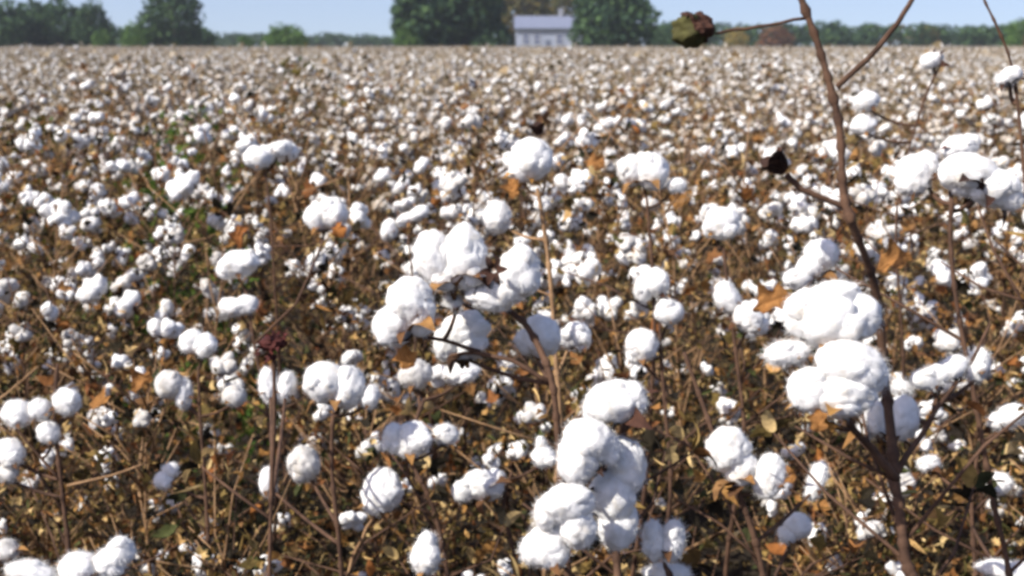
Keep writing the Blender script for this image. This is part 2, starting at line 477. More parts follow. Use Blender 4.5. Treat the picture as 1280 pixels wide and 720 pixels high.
dense = [Proto(R.uniform(0.84, 1.0), R.choice((13, 15, 17)), 0.20, DRY, STEM_TAN if _ % 3 == 0 else STEM) for _ in range(8)]
sparse = [Proto(R.uniform(0.72, 0.86), R.choice((7, 9, 10)), 0.4, DRY, STEM_TAN if _ % 2 else STEM) for _ in range(6)]
leafy = [Proto(0.98, 5, 0.2, OLIVE, STEM_TAN, 1.8), Proto(0.92, 4, 0.2, GREEN, STEM_TAN, 1.8)]

# ------------------------------------------------------------------ foreground plants, one by one
ALL_ELL = []      # ellipses of the foreground bolls in the picture, so leaves keep off them

def hero_boll(root, d, ells, bur=(0.1, -1.0), mat_=LINT_SOFT, burmat=None, bursize=1.0, nf=None):
    pts = [at(x, y, d) for x, y, rx, ry, *_ in ells]
    wsum = sum(e[2] * e[3] for e in ells)
    c = sum((p * (e[2] * e[3]) for p, e in zip(pts, ells)), Vector()) / wsum
    mb = MB(); ext = 0
    for p, e in zip(pts, ells):
        x, y, rx, ry = e[:4]; ang = rad(e[4]) if len(e) > 4 else R.uniform(-0.3, 0.3)
        k = d / F
        X = RIGHT * math.cos(ang) + UP * math.sin(ang); Y = -RIGHT * math.sin(ang) + UP * math.cos(ang); Z = X.cross(Y)
        A = Matrix((X, Y, Z)).transposed()
        rz = (rx + ry) / 2 * 0.95
        off = FWD * R.uniform(-0.25, 0.25) * rz * k
        big = max(rx, ry)
        mb.blob(p + off - c, A, (rx * k * 1.05, ry * k * 1.05, rz * k), 4 if big > 18 else 3, R.uniform(0, 900), 0.12)
        nsub = 9 if mat_ is LINT_GREY else 4 if big < 20 else 2
        for q_ in range(nsub):
            an = R.uniform(0, 6.283); rr_ = R.uniform(.38, .58)
            o2 = (X * (math.cos(an) * rx) + Y * (math.sin(an) * ry)) * k * rr_ + Z * (R.uniform(-.2, .5) * rz * k)
            f_ = R.uniform(.5, .62) if nsub < 9 else R.uniform(.34, .5); A2 = A @ Matrix.Rotation(R.uniform(-.6, .6), 3, 'Z')
            mb.blob(p + off + o2 - c, A2, (rx * k * f_, ry * k * f_, rz * k * f_), 3, R.uniform(0, 900), 0.18)
        ext = max(ext, (p - c).length + 0.7 * min(rx, ry) * k)
        ALL_ELL.append((x, y, rx + 3, ry + 3, d))
    fibres(mb, nf or int(900 + 500 * len(ells)), 0.0075)
    b_ = obj('boll', mb.mesh('boll', [mat_]), root, c)
    bd = (RIGHT * bur[0] + UP * bur[1] + FWD * 0.12).normalized()
    near = min((p - c).dot(bd) for p in pts)
    sup = max((p - c).dot(bd) + .80 * min(e[2], e[3]) * d / F for p, e in zip(pts, ells))
    base = bd * sup + Vector((0, 0, -.002))
    bm_ = bur_mb(min(1.15, max(0.6, ext / 0.030)) * bursize * .9, 2, None, 1.05)
    m2 = MB(); m2.merge(bm_, place(base, rot_to(-bd)))
    obj('bur', m2.mesh('bur', [burmat or BUR]), b_)
    return c + base

def bez(a, b, c, n=6):
    return [a * (1 - t) ** 2 + b * (2 * t * (1 - t)) + c * t * t for t in [i / n for i in range(n + 1)]]

def hits_boll(p, m):
    q = project(p)
    if q is None:
        return True
    for x, y, rx, ry, d in ALL_ELL:
        if q[2] < d + 0.03 and ((q[0] - x) / (rx + m)) ** 2 + ((q[1] - y) / (ry + m)) ** 2 < 1:
            return True
    return False

heroes = []
def hero(label, d, stem, bolls, rad0=0.006, rad1=0.003, twigs=(), stemmat=STEM, nleaf=40, spread=0.10, sideb=6):
    """stem: photo points from low to high (x, y[, depth offset])"""
    pts = [at(s[0], s[1], d + (s[2] if len(s) > 2 else 0)) for s in stem]
    p0 = pts[0]
    base = Vector((p0.x + R.uniform(-0.05, 0.05), p0.y + R.uniform(-0.02, 0.08), 0))
    root = obj('cotton_plant', None); root.location = base; root.empty_display_size = 0.1
    tag(root, label, 'cotton plant', 'cotton plants nearest the camera')
    lowpts = [base, base.lerp(p0, 0.33) + Vector((R.gauss(0, .012), R.gauss(0, .012), 0)), base.lerp(p0, 0.68) + Vector((R.gauss(0, .012), R.gauss(0, .012), 0))]
    path = lowpts + pts
    # resample smoothly
    sm = []
    for i in range(len(path) - 1):
        pm = path[max(i - 1, 0)]; a, b = path[i], path[i + 1]; pn = path[min(i + 2, len(path) - 1)]
        for k in range(4):
            t = k / 4
            sm.append(0.5 * ((2 * a) + (b - pm) * t + (2 * pm - 5 * a + 4 * b - pn) * t * t + (3 * a - pm - 3 * b + pn) * t ** 3))
    sm.append(path[-1])
    lens = [0]
    for a, b in zip(sm, sm[1:]): lens.append(lens[-1] + (b - a).length)
    T = lens[-1]
    st = MB()
    rr = [(rad0 * 1.15 + (rad1 - rad0 * 1.15) * l / T) * R.uniform(0.88, 1.12) for l in lens]
    st.tube([p - base for p in sm], rr, 9)
    # nodes on the stem
    for i in range(3, len(sm) - 1, 2):
        dd = (sm[i + 1] - sm[i]).normalized()
        st.tube([sm[i] - base - dd * .006, sm[i] - base, sm[i] - base + dd * .006], [rr[i], rr[i] * 1.5, rr[i]], 7, cap=False)
    h = dict(root=root, base=base, sm=sm, rr=rr, st=st, d=d, label=label)
    twig_nodes = list(sm)
    for tw in twigs:
        tp = [at(s[0], s[1], d + (s[2] if len(s) > 2 else 0)) for s in tw['pts']]
        r0, r1 = tw.get('r', (0.003, 0.0018)); n = len(tp)
        s2 = []
        for i in range(n - 1):
            for k in range(3):
                s2.append(wobble(tp[i].lerp(tp[i + 1], k / 3), 0.0006))
        s2.append(tp[-1])
        st.tube([p - base for p in s2], [r0 + (r1 - r0) * i / (len(s2) - 1) for i in range(len(s2))], 7, tw.get('m', 0))
        twig_nodes += s2
    for b in bolls:
        dd = d + b.get('dz', 0)
        q = hero_boll(root, dd, b['e'], b.get('bur', (R.uniform(-.5, .5), -1)), b.get('mat', LINT_SOFT), b.get('burmat'), b.get('bs', 1.0))
        # peduncle from the nearest lower stem point
        best = min((p for p in twig_nodes), key=lambda p: (p - q).length + (0.10 if p.z > q.z - 0.01 else 0))
        midp = best.lerp(q, 0.5) + Vector((0, 0.01, -0.012))
        pp = bez(best, midp, q, 6)
        st.tube([p - base for p in pp], [0.0028 - 0.0008 * i / 6 for i in range(7)], 6)
    o = obj('stem', st.mesh('stem', [stemmat, STEM_TAN]), root)
    for b in root.children:
        if b.name.startswith('boll'):
            b.location = b.location - base
    h['spread'] = spread; h['nleaf'] = nleaf; h['sideb'] = sideb; h['stemmat'] = stemmat
    heroes.append(h)
    return h

def E(*a): return list(a)

# the tall bare-topped plant on the right
hr = hero('tallest cotton plant, its bare dark forked top rising above the horizon over big white bolls', 1.05,
    [(1140, 760, .02), (1132, 700, .02), (1120, 600, .03), (1106, 470, .07), (1094, 360, .05), (1066, 282), (1054, 240), (1050, 165), (1038, 110), (1022, 55), (1002, 0), (985, -50)],
    [dict(e=E((1034, 397, 42, 38), (1008, 392, 26, 30), (1072, 396, 28, 29), (1042, 369, 32, 18)), bur=(0.3, -0.7)),
     dict(e=E((983, 441, 27, 15, 5)), bur=(0.9, -0.2), bs=.7),
     dict(e=E((1062, 456, 42, 29), (1012, 487, 27, 28), (1050, 492, 42, 28), (1088, 467, 22, 28)), bur=(-0.35, -0.9), burmat=TANBUR, bs=.8, dz=-.03),
     dict(e=E((1126, 522, 20, 28, -8), (1095, 522, 13, 24), (1080, 540, 9, 14)), bur=(-0.2, -1), dz=.1),
     dict(e=E((1126, 484, 13, 9)), bur=(-0.5, -.6), bs=.7, dz=.12),
     dict(e=E((1190, 459, 18, 14, 35), (1173, 468, 18, 13, 25), (1155, 474, 18, 13, 0)), bur=(0.2, -1), bs=.6, dz=.1),
     dict(e=E((1224, 457, 13, 21, -12)), bur=(0.1, -1), bs=.7, dz=.13),
     dict(e=E((1027, 317, 21, 18), (1012, 334, 18, 15, 40), (997, 349, 18, 13)), bur=(.4, -1), bs=.7, dz=.15)],
    0.0060, 0.0028,
    twigs=[dict(pts=[(1046, 108), (1085, 74), (1122, 28), (1142, -5), (1150, -40)], r=(.0027, .0020)),
           dict(pts=[(1057, 259), (1025, 247), (1000, 236), (983, 218)], r=(.0026, .0028)),
           dict(pts=[(1008, 22), (960, 32), (918, 38), (893, 42)], r=(.0015, .0012)),
           dict(pts=[(1120, 600, .03), (1092, 562, .02), (1065, 535, .0), (1046, 505, -.01)], r=(.0042, .0026)),
           dict(pts=[(1120, 592, .03), (1150, 545, .07), (1180, 500, .09), (1215, 450, .10), (1238, 405, .12)], r=(.0030, .0013))],
    nleaf=34, sideb=5)
# closed boll, dead bur and two turned leaves of that plant
mb = MB(); c = at(864, 38, 1.05)
k = 1.05 / F
mb.blob(Vector(), Matrix.Identity(3), (25 * k, 22 * k, 20 * k), 4, 4.4, 0.26)
gb = obj('closed_boll', mb.mesh('closed_boll', [leaf_material('closed_boll_skin', [(0, (0.07, 0.07, 0.025)), (1, (0.09, 0.075, 0.028))], 0)]), hr['root'], c - hr['base'])
tag(gb, 'closed green boll under a dark brown husk at the end of a thin twig')
src = MB(); src.blob(Vector(), Matrix.Identity(3), (27 * k, 24 * k, 22 * k), 4, 4.4, 0.26)
mb2 = MB(); keepf = []
for f in src.f:
    q = (src.v[f[0]] + src.v[f[1]] + src.v[f[2]]) / (3 * 25 * k)
    if q.x * .75 + q.z * .62 - .1 * q.y + .32 * noise.noise(q * 3.2) > .22 and not (q.z > .55 and abs(q.x - .1) < .13):
        keepf.append(f)
mb2.add(src.v, keepf)
obj('husk', mb2.mesh('husk', [DARKBUR], False), gb)
mb = MB(); carpels(mb, 5, 0.028, 0.45); carpels(mb, 4, 0.022, 0.3); mb2 = MB(); mb2.merge(mb, place(Vector(), rot_to(Vector((-.7, 0, .7)))))
tag(obj('empty_bur', mb2.mesh('empty_bur', [DARKBUR], False), hr['root'], at(980, 214, 1.05) - hr['base']), 'dark empty bur on a bent side twig')
for (x, y, s_, dz, lab) in ((966, 375, .024, .1, 'curled orange leaf beside the big bolls'), (1120, 323, .021, .06, 'small orange leaf right of the bare stem')):
    mb = MB(); fine_leaf(mb, place(Vector(), rot_to(Vector((-.45, -.75, .5)), 1.2 if s_ > .03 else 2.0)), s_ * .9, x)
    tag(obj('leaf', mb.mesh('leaf', [ORANGE], False), hr['root'], at(x, y, 1.05 + dz) - hr['base']), lab)

h2 = hero('cotton plant at the right edge with one wide drooping bluish white boll high up', 1.25,
    [(1262, 760), (1240, 620), (1215, 480), (1196, 380), (1188, 300), (1190, 255)],
    [dict(e=E((1212, 217, 36, 26), (1240, 234, 30, 24), (1258, 248, 19, 15, -20)), bur=(-.5, -.8), burmat=DARKBUR),
     dict(e=E((1143, 220, 21, 26), (1157, 207, 16, 18)), bur=(.6, -.6), dz=.03),
     dict(e=E((1199, 184, 21, 15), (1212, 180, 12, 13)), bur=(-.5, -.6), burmat=REDBUR, bs=.8, dz=.08)], 0.0034, 0.0022, sideb=3)
h3 = hero('slender cotton plant at the right edge whose thin bent tip crosses the sky', 1.4,
    [(1300, 500), (1292, 380), (1282, 240), (1272, 130), (1263, 76), (1247, 35), (1228, -5), (1215, -40)],
    [dict(e=E((1264, 93, 14, 10), (1255, 99, 9, 8)), bur=(.3, -1), burmat=DARKBUR, bs=.8)], 0.0042, 0.0012, nleaf=14, sideb=2)
h4 = hero('cotton plant in the middle carrying a crown of five large white bolls', 1.35,
    [(712, 740), (703, 620), (697, 540), (688, 470), (660, 410, .03), (628, 380, .04), (612, 350, .03)],
    [dict(e=E((541, 320, 23, 33), (581, 322, 27, 40), (556, 346, 20, 18)), bur=(.1, -1)),
     dict(e=E((648, 342, 28, 31), (612, 373, 30, 16, -12), (631, 361, 26, 23)), bur=(-.8, .3), burmat=DARKBUR, bs=.85),
     dict(e=E((513, 377, 29, 31), (491, 407, 25, 25), (524, 392, 19, 29)), bur=(.5, -1), dz=-.03),
     dict(e=E((581, 412, 28, 22), (557, 430, 15, 20), (588, 432, 22, 17)), bur=(.2, -1), dz=.06),
     dict(e=E((678, 420, 22, 26), (656, 428, 11, 16)), bur=(-.2, -1), burmat=TANBUR, bs=.7, dz=.08),
     dict(e=E((567, 379, 11, 10)), bur=(.4, -1), bs=.6, dz=.02)], 0.006, 0.003,
    twigs=[dict(pts=[(690, 480), (640, 450), (590, 440, .03), (560, 445, .05)], r=(.003, .002)),
           dict(pts=[(628, 380, .04), (590, 385, .04), (560, 370, .03)], r=(.003, .002)),
           dict(pts=[(600, 440, .03), (555, 425, .02), (520, 420, .0)], r=(.0026, .002))], sideb=6)
mb = MB(); carpels(mb, 6, 0.014, 0.8); m2 = MB(); m2.merge(mb, place(Vector(), rot_to(Vector((-.2, -1, .2)))))
tag(obj('empty_bur', m2.mesh('empty_bur', [DARKBUR], False), h4['root'], at(617, 338, 1.31) - h4['base']), 'dark star-shaped bur between two white bolls')
h5 = hero('upright tan-stemmed plant behind the middle bolls with one round boll and a dark bur', 1.9,
    [(700, 560), (694, 440), (688, 350), (680, 285), (672, 235)],
    [dict(e=E((664, 199, 26, 26), (654, 212, 17, 16)), bur=(-.4, -1), burmat=TANBUR),
     dict(e=E((622, 271, 17, 20)), bur=(.6, -.8), dz=.05),
     dict(e=E((720, 418, 18, 15), (710, 424, 11, 11)), bur=(-.5, -1), dz=.05)], 0.005, 0.003,
    twigs=[dict(pts=[(678, 245, .03), (684, 210, .04), (674, 165, .04)], r=(.002, .0016))], stemmat=STEM_TAN)
mb = MB(); carpels(mb, 5, 0.026, 0.5); m2 = MB(); m2.merge(mb, place(Vector(), rot_to(Vector((-.1, 0, 1)))))
tag(obj('empty_bur', m2.mesh('empty_bur', [DARKBUR], False), h5['root'], at(673, 168, 1.93) - h5['base']), 'dark empty bur above the round boll')
hero('cotton plant at the bottom centre with a long cascade of five plump bolls', 1.2,
    [(775, 800), (772, 720, .06), (768, 640, .07), (768, 580, .07), (785, 520, .05), (800, 490, .03)],
    [dict(e=E((766, 502, 35, 26), (791, 500, 16, 23), (745, 512, 16, 17)), bur=(.7, -.4), burmat=DARKBUR, dz=.02),
     dict(e=E((736, 549, 31, 25), (722, 574, 26, 32), (757, 560, 18, 20)), burmat=DARKBUR, bs=.5, bur=(.6, -.7)),
     dict(e=E((783, 582, 24, 35, 10), (765, 620, 28, 31), (773, 656, 24, 30)), bur=(-.2, 1), burmat=DARKBUR, bs=.5, dz=.03),
     dict(e=E((709, 628, 33, 23), (722, 657, 22, 28), (682, 642, 14, 20)), bur=(.4, .8), burmat=DARKBUR, bs=.5, dz=-.03),
     dict(e=E((681, 684, 29, 25), (698, 672, 18, 18), (664, 690, 13, 14)), bur=(.5, -.6), dz=-.02)], 0.006, 0.003, nleaf=26, sideb=4)
hero('cotton plant at the bottom edge with a shaded lavender boll parted into two upright locks', 1.262,
    [(850, 800), (846, 745), (834, 712)],
    [dict(e=E((818, 676, 13, 25, 8), (841, 677, 15, 26, -8)), bur=(0, -1), dz=.0),
     dict(e=E((834, 716, 28, 10)), bur=(.1, -1), bs=.8, dz=.03)], 0.005, 0.003, nleaf=20)
hero('leaning cotton plant right of the bottom cascade with a split tan-edged boll', 1.5,
    [(962, 800), (950, 700), (925, 620), (900, 565, .03), (880, 510, .05), (855, 440, .06)],
    [dict(e=E((912, 562, 26, 28), (927, 586, 19, 22), (896, 565, 12, 20)), bur=(.3, -1)),
     dict(e=E((961, 595, 19, 28, -15)), bur=(.9, -.3), burmat=TANBUR, bs=.9),
     dict(e=E((1021, 602, 10, 25, -20)), bur=(-.2, -1), bs=.7, dz=.1),
     dict(e=E((997, 657, 17, 16), (985, 668, 12, 12)), bur=(-.3, -1), dz=.1)], 0.0055, 0.0025)
hero('low cotton plant at the lower right edge with flat scattered bolls', 1.7,
    [(1225, 790), (1218, 700), (1215, 620), (1225, 550)],
    [dict(e=E((1248, 606, 18, 15)), bur=(-.6, -.8)),
     dict(e=E((1265, 520, 20, 14), (1250, 527, 13, 12)), bur=(-.6, -.8)),
     dict(e=E((1252, 712, 30, 11), (1278, 714, 22, 13)), bur=(.1, -1), burmat=DARKBUR, bs=.6, dz=-.3),
     dict(e=E((1161, 579, 14, 9)), bur=(.6, -.6), dz=.05)], 0.005, 0.0025)
hero('cotton plant left of the bottom cascade with a boll standing alone on a tan stalk', 1.65,
    [(566, 800), (556, 700), (540, 630), (520, 590), (508, 560, .03), (530, 500, .06)],
    [dict(e=E((493, 548, 15, 19), (518, 549, 21, 22), (508, 558, 16, 14)), bur=(.1, -1)),
     dict(e=E((557, 544, 16, 14)), bur=(-.5, -1), dz=.04),
     dict(e=E((477, 614, 24, 27), (470, 628, 16, 15)), bur=(-.2, -1)),
     dict(e=E((532, 696, 18, 21), (534, 678, 11, 14)), bur=(.4, -1), dz=-.15),
     dict(e=E((578, 466, 21, 13), (565, 468, 11, 11)), bur=(-.1, -1), dz=.1),
     dict(e=E((519, 468, 21, 18)), bur=(.2, -1), mat=LINT_GREY, dz=.1)], 0.005, 0.0025,  # grey lint on the last boll stands in for its shade
    twigs=[dict(pts=[(425, 760), (440, 700), (458, 660), (472, 642)], r=(.003, .002), m=1)])
hero('small cotton plant between cascade and tan stalk, with a ragged sideways boll', 1.8,
    [(650, 760), (640, 680), (628, 635), (640, 590)],
    [dict(e=E((604, 607, 26, 18), (580, 613, 15, 14), (620, 598, 11, 12)), bur=(.7, -.7)),
     dict(e=E((679, 571, 15, 14), (676, 555, 6, 10)), bur=(-.4, -1), burmat=REDBUR)], 0.004, 0.002)
hero('cotton plant left of centre with a broad two-lobed boll above a grey weathered one', 1.6,
    [(432, 800), (424, 680), (415, 590), (416, 520)],
    [dict(e=E((434, 484, 22, 27), (406, 478, 25, 25)), bur=(.1, -1)),
     dict(e=E((463, 496, 11, 15)), bur=(-.5, -1), bs=.8),
     dict(e=E((380, 580, 20, 22)), bur=(.5, -1), mat=LINT_GREY, dz=.08),
     dict(e=E((335, 602, 11, 18)), bur=(.5, -1), bs=.8, dz=.12)], 0.005, 0.0025)
h13 = hero('straight thin stalk topped by a dark red seed head, left of the two-lobed boll', 1.3,
    [(335, 800), (337, 700), (340, 600), (343, 520), (342, 445)],
    [dict(e=E((336, 482, 12, 22)), bur=(.2, -1), bs=.7, dz=.3), dict(e=E((358, 484, 11, 19)), bur=(-.2, -1), bs=.7, dz=.3)], 0.0026, 0.0020, nleaf=12, sideb=1)
mb = MB(); carpels(mb, 5, 0.015, 1.0)
mb.blob(Vector((0, 0, .006)), Matrix.Identity(3), (.014, .013, .009), 3, 3, .3)
for _ in range(26):
    a = R.uniform(0, 6.283); mb.leaf(place(Vector((math.cos(a) * R.uniform(.006, .019), math.sin(a) * .012, R.uniform(-.008, .014))), rand_rot()), R.uniform(.007, .013), R.choice((0, 1, 3)), 1.2, .6)
tag(obj('seed_head', mb.mesh('seed_head', [REDBUR], False), h13['root'], at(341, 436, 1.3) - h13['base']), 'dark red open seed head')
hero('cotton plant at the left edge with a loose ring of small round bolls', 1.8,
    [(92, 800), (86, 690), (76, 600), (68, 520), (72, 455)],
    [dict(e=E((21, 517, 20, 17)), bur=(.7, -.6)), dict(e=E((50, 512, 14, 13)), bur=(.5, -.8), bs=.8),
     dict(e=E((85, 502, 17, 17)), bur=(-.5, -.9)), dict(e=E((60, 540, 14, 14)), bur=(.4, -1), bs=.8),
     dict(e=E((14, 566, 17, 18)), bur=(.5, -.8)), dict(e=E((10, 592, 13, 13)), bur=(.5, -.8), mat=LINT_GREY, bs=.8)], 0.005, 0.0025,
    twigs=[dict(pts=[(84, 607), (140, 594), (180, 580)], r=(.0022, .0016), m=1), dict(pts=[(76, 600), (40, 560), (20, 535)], r=(.0025, .0018)), dict(pts=[(-10, 505), (20, 482), (48, 458)], r=(.0018, .0012), m=1)])
hero('cotton plant in the bottom left corner with a string of white bolls along the frame', 1.2,
    [(118, 860), (110, 790), (100, 740)],
    [dict(e=E((150, 690, 18, 18), (136, 704, 20, 18)), bur=(-.2, -1)),
     dict(e=E((98, 711, 25, 19)), bur=(.1, -1)), dict(e=E((42, 717, 31, 15)), bur=(.5, -.9)),
     dict(e=E((8, 688, 15, 14)), bur=(.5, -1), mat=LINT_GREY, dz=.06)], 0.005, 0.003, nleaf=12, sideb=2)
hero('cotton plant at mid left with two flat bolls one above the other', 2.2,
    [(345, 620), (335, 520), (318, 430), (310, 370)],
    [dict(e=E((298, 330, 25, 17, 12), (284, 338, 13, 11)), bur=(.3, -1)), dict(e=E((290, 384, 17, 12), (307, 381, 16, 12)), bur=(.3, -1)),
     dict(e=E((398, 272, 17, 17), (417, 267, 18, 20)), bur=(-.2, -1), dz=.15)], 0.0045, 0.0025,
    twigs=[dict(pts=[(318, 430), (370, 380), (405, 300, .1)], r=(.003, .002))])
hero('cotton plant left of the red seed head with one clean boll over two greyed ones', 1.9,
    [(262, 700), (256, 600), (250, 520), (248, 460)],
    [dict(e=E((240, 427, 15, 15), (257, 431, 15, 15)), bur=(.2, -1)), dict(e=E((213, 480, 18, 18)), bur=(.5, -.8), mat=LINT_GREY),
     dict(e=E((229, 492, 10, 20)), bur=(.5, -.8), bs=.8), dict(e=E((293, 495, 15, 14)), bur=(-.5, -.8), mat=LINT_GREY), dict(e=E((205, 600, 12, 11), (214, 588, 10, 9)), bur=(.6, -.8), bs=.8)], 0.0045, 0.0022)
hero('cotton plant behind the middle crown with a pair of locks in one round boll', 2.05,
    [(818, 420), (815, 330), (808, 245)],
    [dict(e=E((815, 214, 21, 23), (789, 213, 16, 19)), bur=(.1, -1)), dict(e=E((845, 232, 12, 9)), bur=(-.6, -.8), bs=.7)], 0.0045, 0.0025)
hero('cotton plant right of the middle crown with three mid-sized bolls down its stem', 1.95,
    [(838, 620), (832, 520), (826, 440), (824, 380)],
    [dict(e=E((819, 353, 17, 18), (804, 362, 11, 16)), bur=(.8, -.4), burmat=DARKBUR), dict(e=E((836, 390, 18, 16)), bur=(-.1, -1)), dict(e=E((802, 431, 20, 20), (796, 443, 13, 13)), bur=(.3, -1))], 0.0045, 0.0025)
hero('cotton plant left of the orange leaf with an orange-based boll on top', 1.95,
    [(930, 560), (922, 460), (912, 380), (904, 310)],
    [dict(e=E((902, 279, 21, 20), (891, 285, 13, 13)), bur=(-.3, -1), burmat=TANBUR), dict(e=E((909, 372, 15, 21, 20)), bur=(.4, -1)), dict(e=E((935, 396, 20, 18, -20), (948, 408, 12, 11)), bur=(-.4, -1))], 0.0045, 0.0025)
hero('cotton plant far left of the middle with a bright double boll above its neighbours', 2.6,
    [(342, 330), (338, 270), (332, 215)],
    [dict(e=E((323, 198, 17, 15), (332, 194, 12, 13)), bur=(.2, -1)), dict(e=E((349, 186, 12, 10)), bur=(-.3, -1))], 0.004, 0.0022)
hero('tall cotton plant right of the bare forked top with a small boll near the horizon', 2.3,
    [(1120, 300), (1128, 220), (1150, 140), (1168, 95)],
    [dict(e=E((1163, 76, 12, 10), (1172, 72, 7, 7)), bur=(1, -.1), burmat=DARKBUR, bs=1.3), dict(e=E((1082, 127, 16, 12, 15)), bur=(.5, -1)), dict(e=E((1079, 156, 16, 12)), bur=(.5, -1))], 0.004, 0.002)
hero('cotton plant beyond the middle crown with slanting narrow bolls', 2.4,
    [(520, 420), (516, 350), (510, 295)],
    [dict(e=E((508, 274, 13, 8, 25), (524, 267, 13, 9, 25)), bur=(.2, -1)), dict(e=E((486, 287, 10, 14)), bur=(.5, -1)), dict(e=E((69, 344, 15, 14)), bur=(.4, -1))][:2], 0.004, 0.002)

for (x, y, d, s_, owner, roll, lab) in (
        (641, 236, 1.87, .024, 'upright tan', .4, 'orange bract under the round boll'), (1023, 526, 1.00, .014, 'tallest', .2, 'yellow orange bract under the lower big boll'),
        (979, 596, 1.49, .024, 'leaning', 2.0, 'tan orange bract at the side of the split boll'), (507, 446, 1.33, .022, 'crown of five', 1., 'orange leaf under the left bolls'),
        (424, 287, 2.3, .026, 'two flat bolls', .6, 'pinkish rust leaf under the bright boll'), (176, 476, 1.9, .030, 'one clean boll', 2.2, 'orange leaf in the dark gap'),
        (745, 203, 2.04, .026, 'pair of locks', 1.3, 'upright orange leaf'), (300, 292, 2.2, .028, 'two flat bolls', 3., 'rust leaf above the flat bolls'), (835, 352, 1.97, .018, 'three mid-sized', 1., 'dark tan bract')):
    h = [q for q in heroes if owner in q['label']][0]
    mb = MB(); fine_leaf(mb, place(Vector(), rot_to(Vector((-.35, -.8, .45)), roll)), s_ * .85, x)
    tag(obj('leaf', mb.mesh('leaf', [ORANGE if 'rust' not in lab else RUST], False), h['root'], at(x, y, d) - h['base']), lab)

# dress the foreground plants: side twigs with small husks, leaves, lower bolls
for h in heroes:
    base, sm, d = h['base'], h['sm'], h['d']
    tw, lf = MB(), MB()
    n = len(sm)
    for _ in range(h['sideb'] + 5):
        for tr in range(8):
            p = sm[R.randrange(2, max(3, int(n * (.42 if sm[-1].z > 1.3 else .72))))]
            an = R.uniform(0, 6.283); L = R.uniform(0.08, 0.24)
            q = p + Vector((math.cos(an), abs(math.sin(an)) * 0.8 + .1 * math.sin(an), R.uniform(0.1, 0.8))) * L
            if q.z < sm[-1].z - 0.05 and not hits_boll(q, 8) and not hits_boll(p.lerp(q, .5), 5) and not hits_boll(p.lerp(q, .75), 5):
                m_ = wobble(p.lerp(q, .5), .012)
                tw.tube([p - base, m_ - base, q - base], [.0020, .0016, .0010], 5)
                if R.random() < .55:
                    bm_ = MB(); carpels(bm_, 4, .028, .7); lf.merge(bm_, place(q - base, rot_to(q - m_)))
                for k in range(3):
                    z = m_.lerp(q, R.random()) + Vector((R.gauss(0, .02), R.gauss(.01, .02), R.gauss(0, .015)))
                    if not hits_boll(z, 14):
                        lf.leaf(place(z - base, rand_rot()), R.uniform(.010, .024), R.choice((0, 0, 1, 3, 5)), .9, .5)
                break
    for _ in range(h['nleaf']):
        p = sm[R.randrange(1, max(2, int(n * .85)))]
        z = p + Vector((R.gauss(0, h['spread']), abs(R.gauss(0, h['spread'])), R.gauss(0, .07)))
        if z.z > .03 and z.z < min(sm[-1].z - .06, 1.05) and not hits_boll(z, 18):
            lf.leaf(place(z - base, rand_rot()), R.uniform(.010, .024), R.choice((0, 0, 1, 3, 5)), .9, .5)
    if tw.f:
        s_ = [c for c in h['root'].children if c.name.startswith('stem')][0]
        old = MB(); old.v = [v.co.copy() for v in s_.data.vertices]; old.f = [tuple(p.vertices) for p in s_.data.polygons]; old.m = [p.material_index for p in s_.data.polygons]
        old.merge(tw, Matrix.Identity(4))
        s_.data = old.mesh('stem', [h['stemmat'], STEM_TAN])
    if lf.f:
        obj('foliage', lf.mesh('foliage', [DRY], False), h['root'])

# ------------------------------------------------------------------ the field
FRONT, NEAR_END = 1.72, 9.3
half = lambda y: 0.43 * y
spots = []
y = FRONT
while y < NEAR_END:
    hw = half(y) + 0.35
    step = 0.31 if y < 3.0 else 0.44
    x = -hw + R.uniform(0, step)
    while x < hw:
        spots.append((x + R.uniform(-.16, .16), y + R.uniform(-.16, .16)))
        x += step
    y += 0.31 if y < 3.0 else 0.44
spots = [s for s in spots if all((Vector((*s, 0)) - Vector((h['base'].x, h['base'].y, 0))).length > .14 for h in heroes)]
GEN = 'brown dried cotton plant with open white bolls in the packed field behind the nearest plants'
LOWL = 'short leafy brown cotton plant with few bolls filling the gap just behind the nearest plants'
placed = 0
for (x, y) in sorted(spots, key=lambda s: s[1]):
    if y < 2.7:
        pr = R.choice(sparse); sc = R.uniform(.78, 1.0) if y < 2.4 else R.uniform(.9, 1.1)
        lab, grp = LOWL, 'short plants just behind the nearest ones'
    else:
        pr = R.choice(dense) if R.random() < .93 else R.choice(sparse); sc = R.uniform(.86, 1.12)
        lab, grp = GEN, 'cotton plants standing in the field'
    sc *= 1 + .13 * noise.noise(Vector((x * .9, y * .9, 3)))
    tag(pr.build((x, y, 0), R.uniform(0, 6.283), sc, y < 5.0), lab, 'cotton plant', grp)
    placed += 1
for (px, yy, pr, sc, lab) in ((195, 4.6, leafy[1], 1.1, 'cotton plant still bearing green leaves among the white bolls on the left'),
                              (60, 4.3, leafy[0], 1.06, 'olive leaved cotton plant near the left edge above its neighbours'),
                              (370, 9.3, leafy[0], 1.22, 'tall olive plant standing up near the far tree line, left of middle'),
                              (258, 3.4, leafy[1], .95, 'small plant with a few bright green leaves, left of middle')):
    tag(pr.build(((px - 640) / F * yy, yy, 0), R.uniform(0, 6), sc, True), lab, 'cotton plant', 'leafy plants in the field')
print('individual plants', placed + len(heroes))

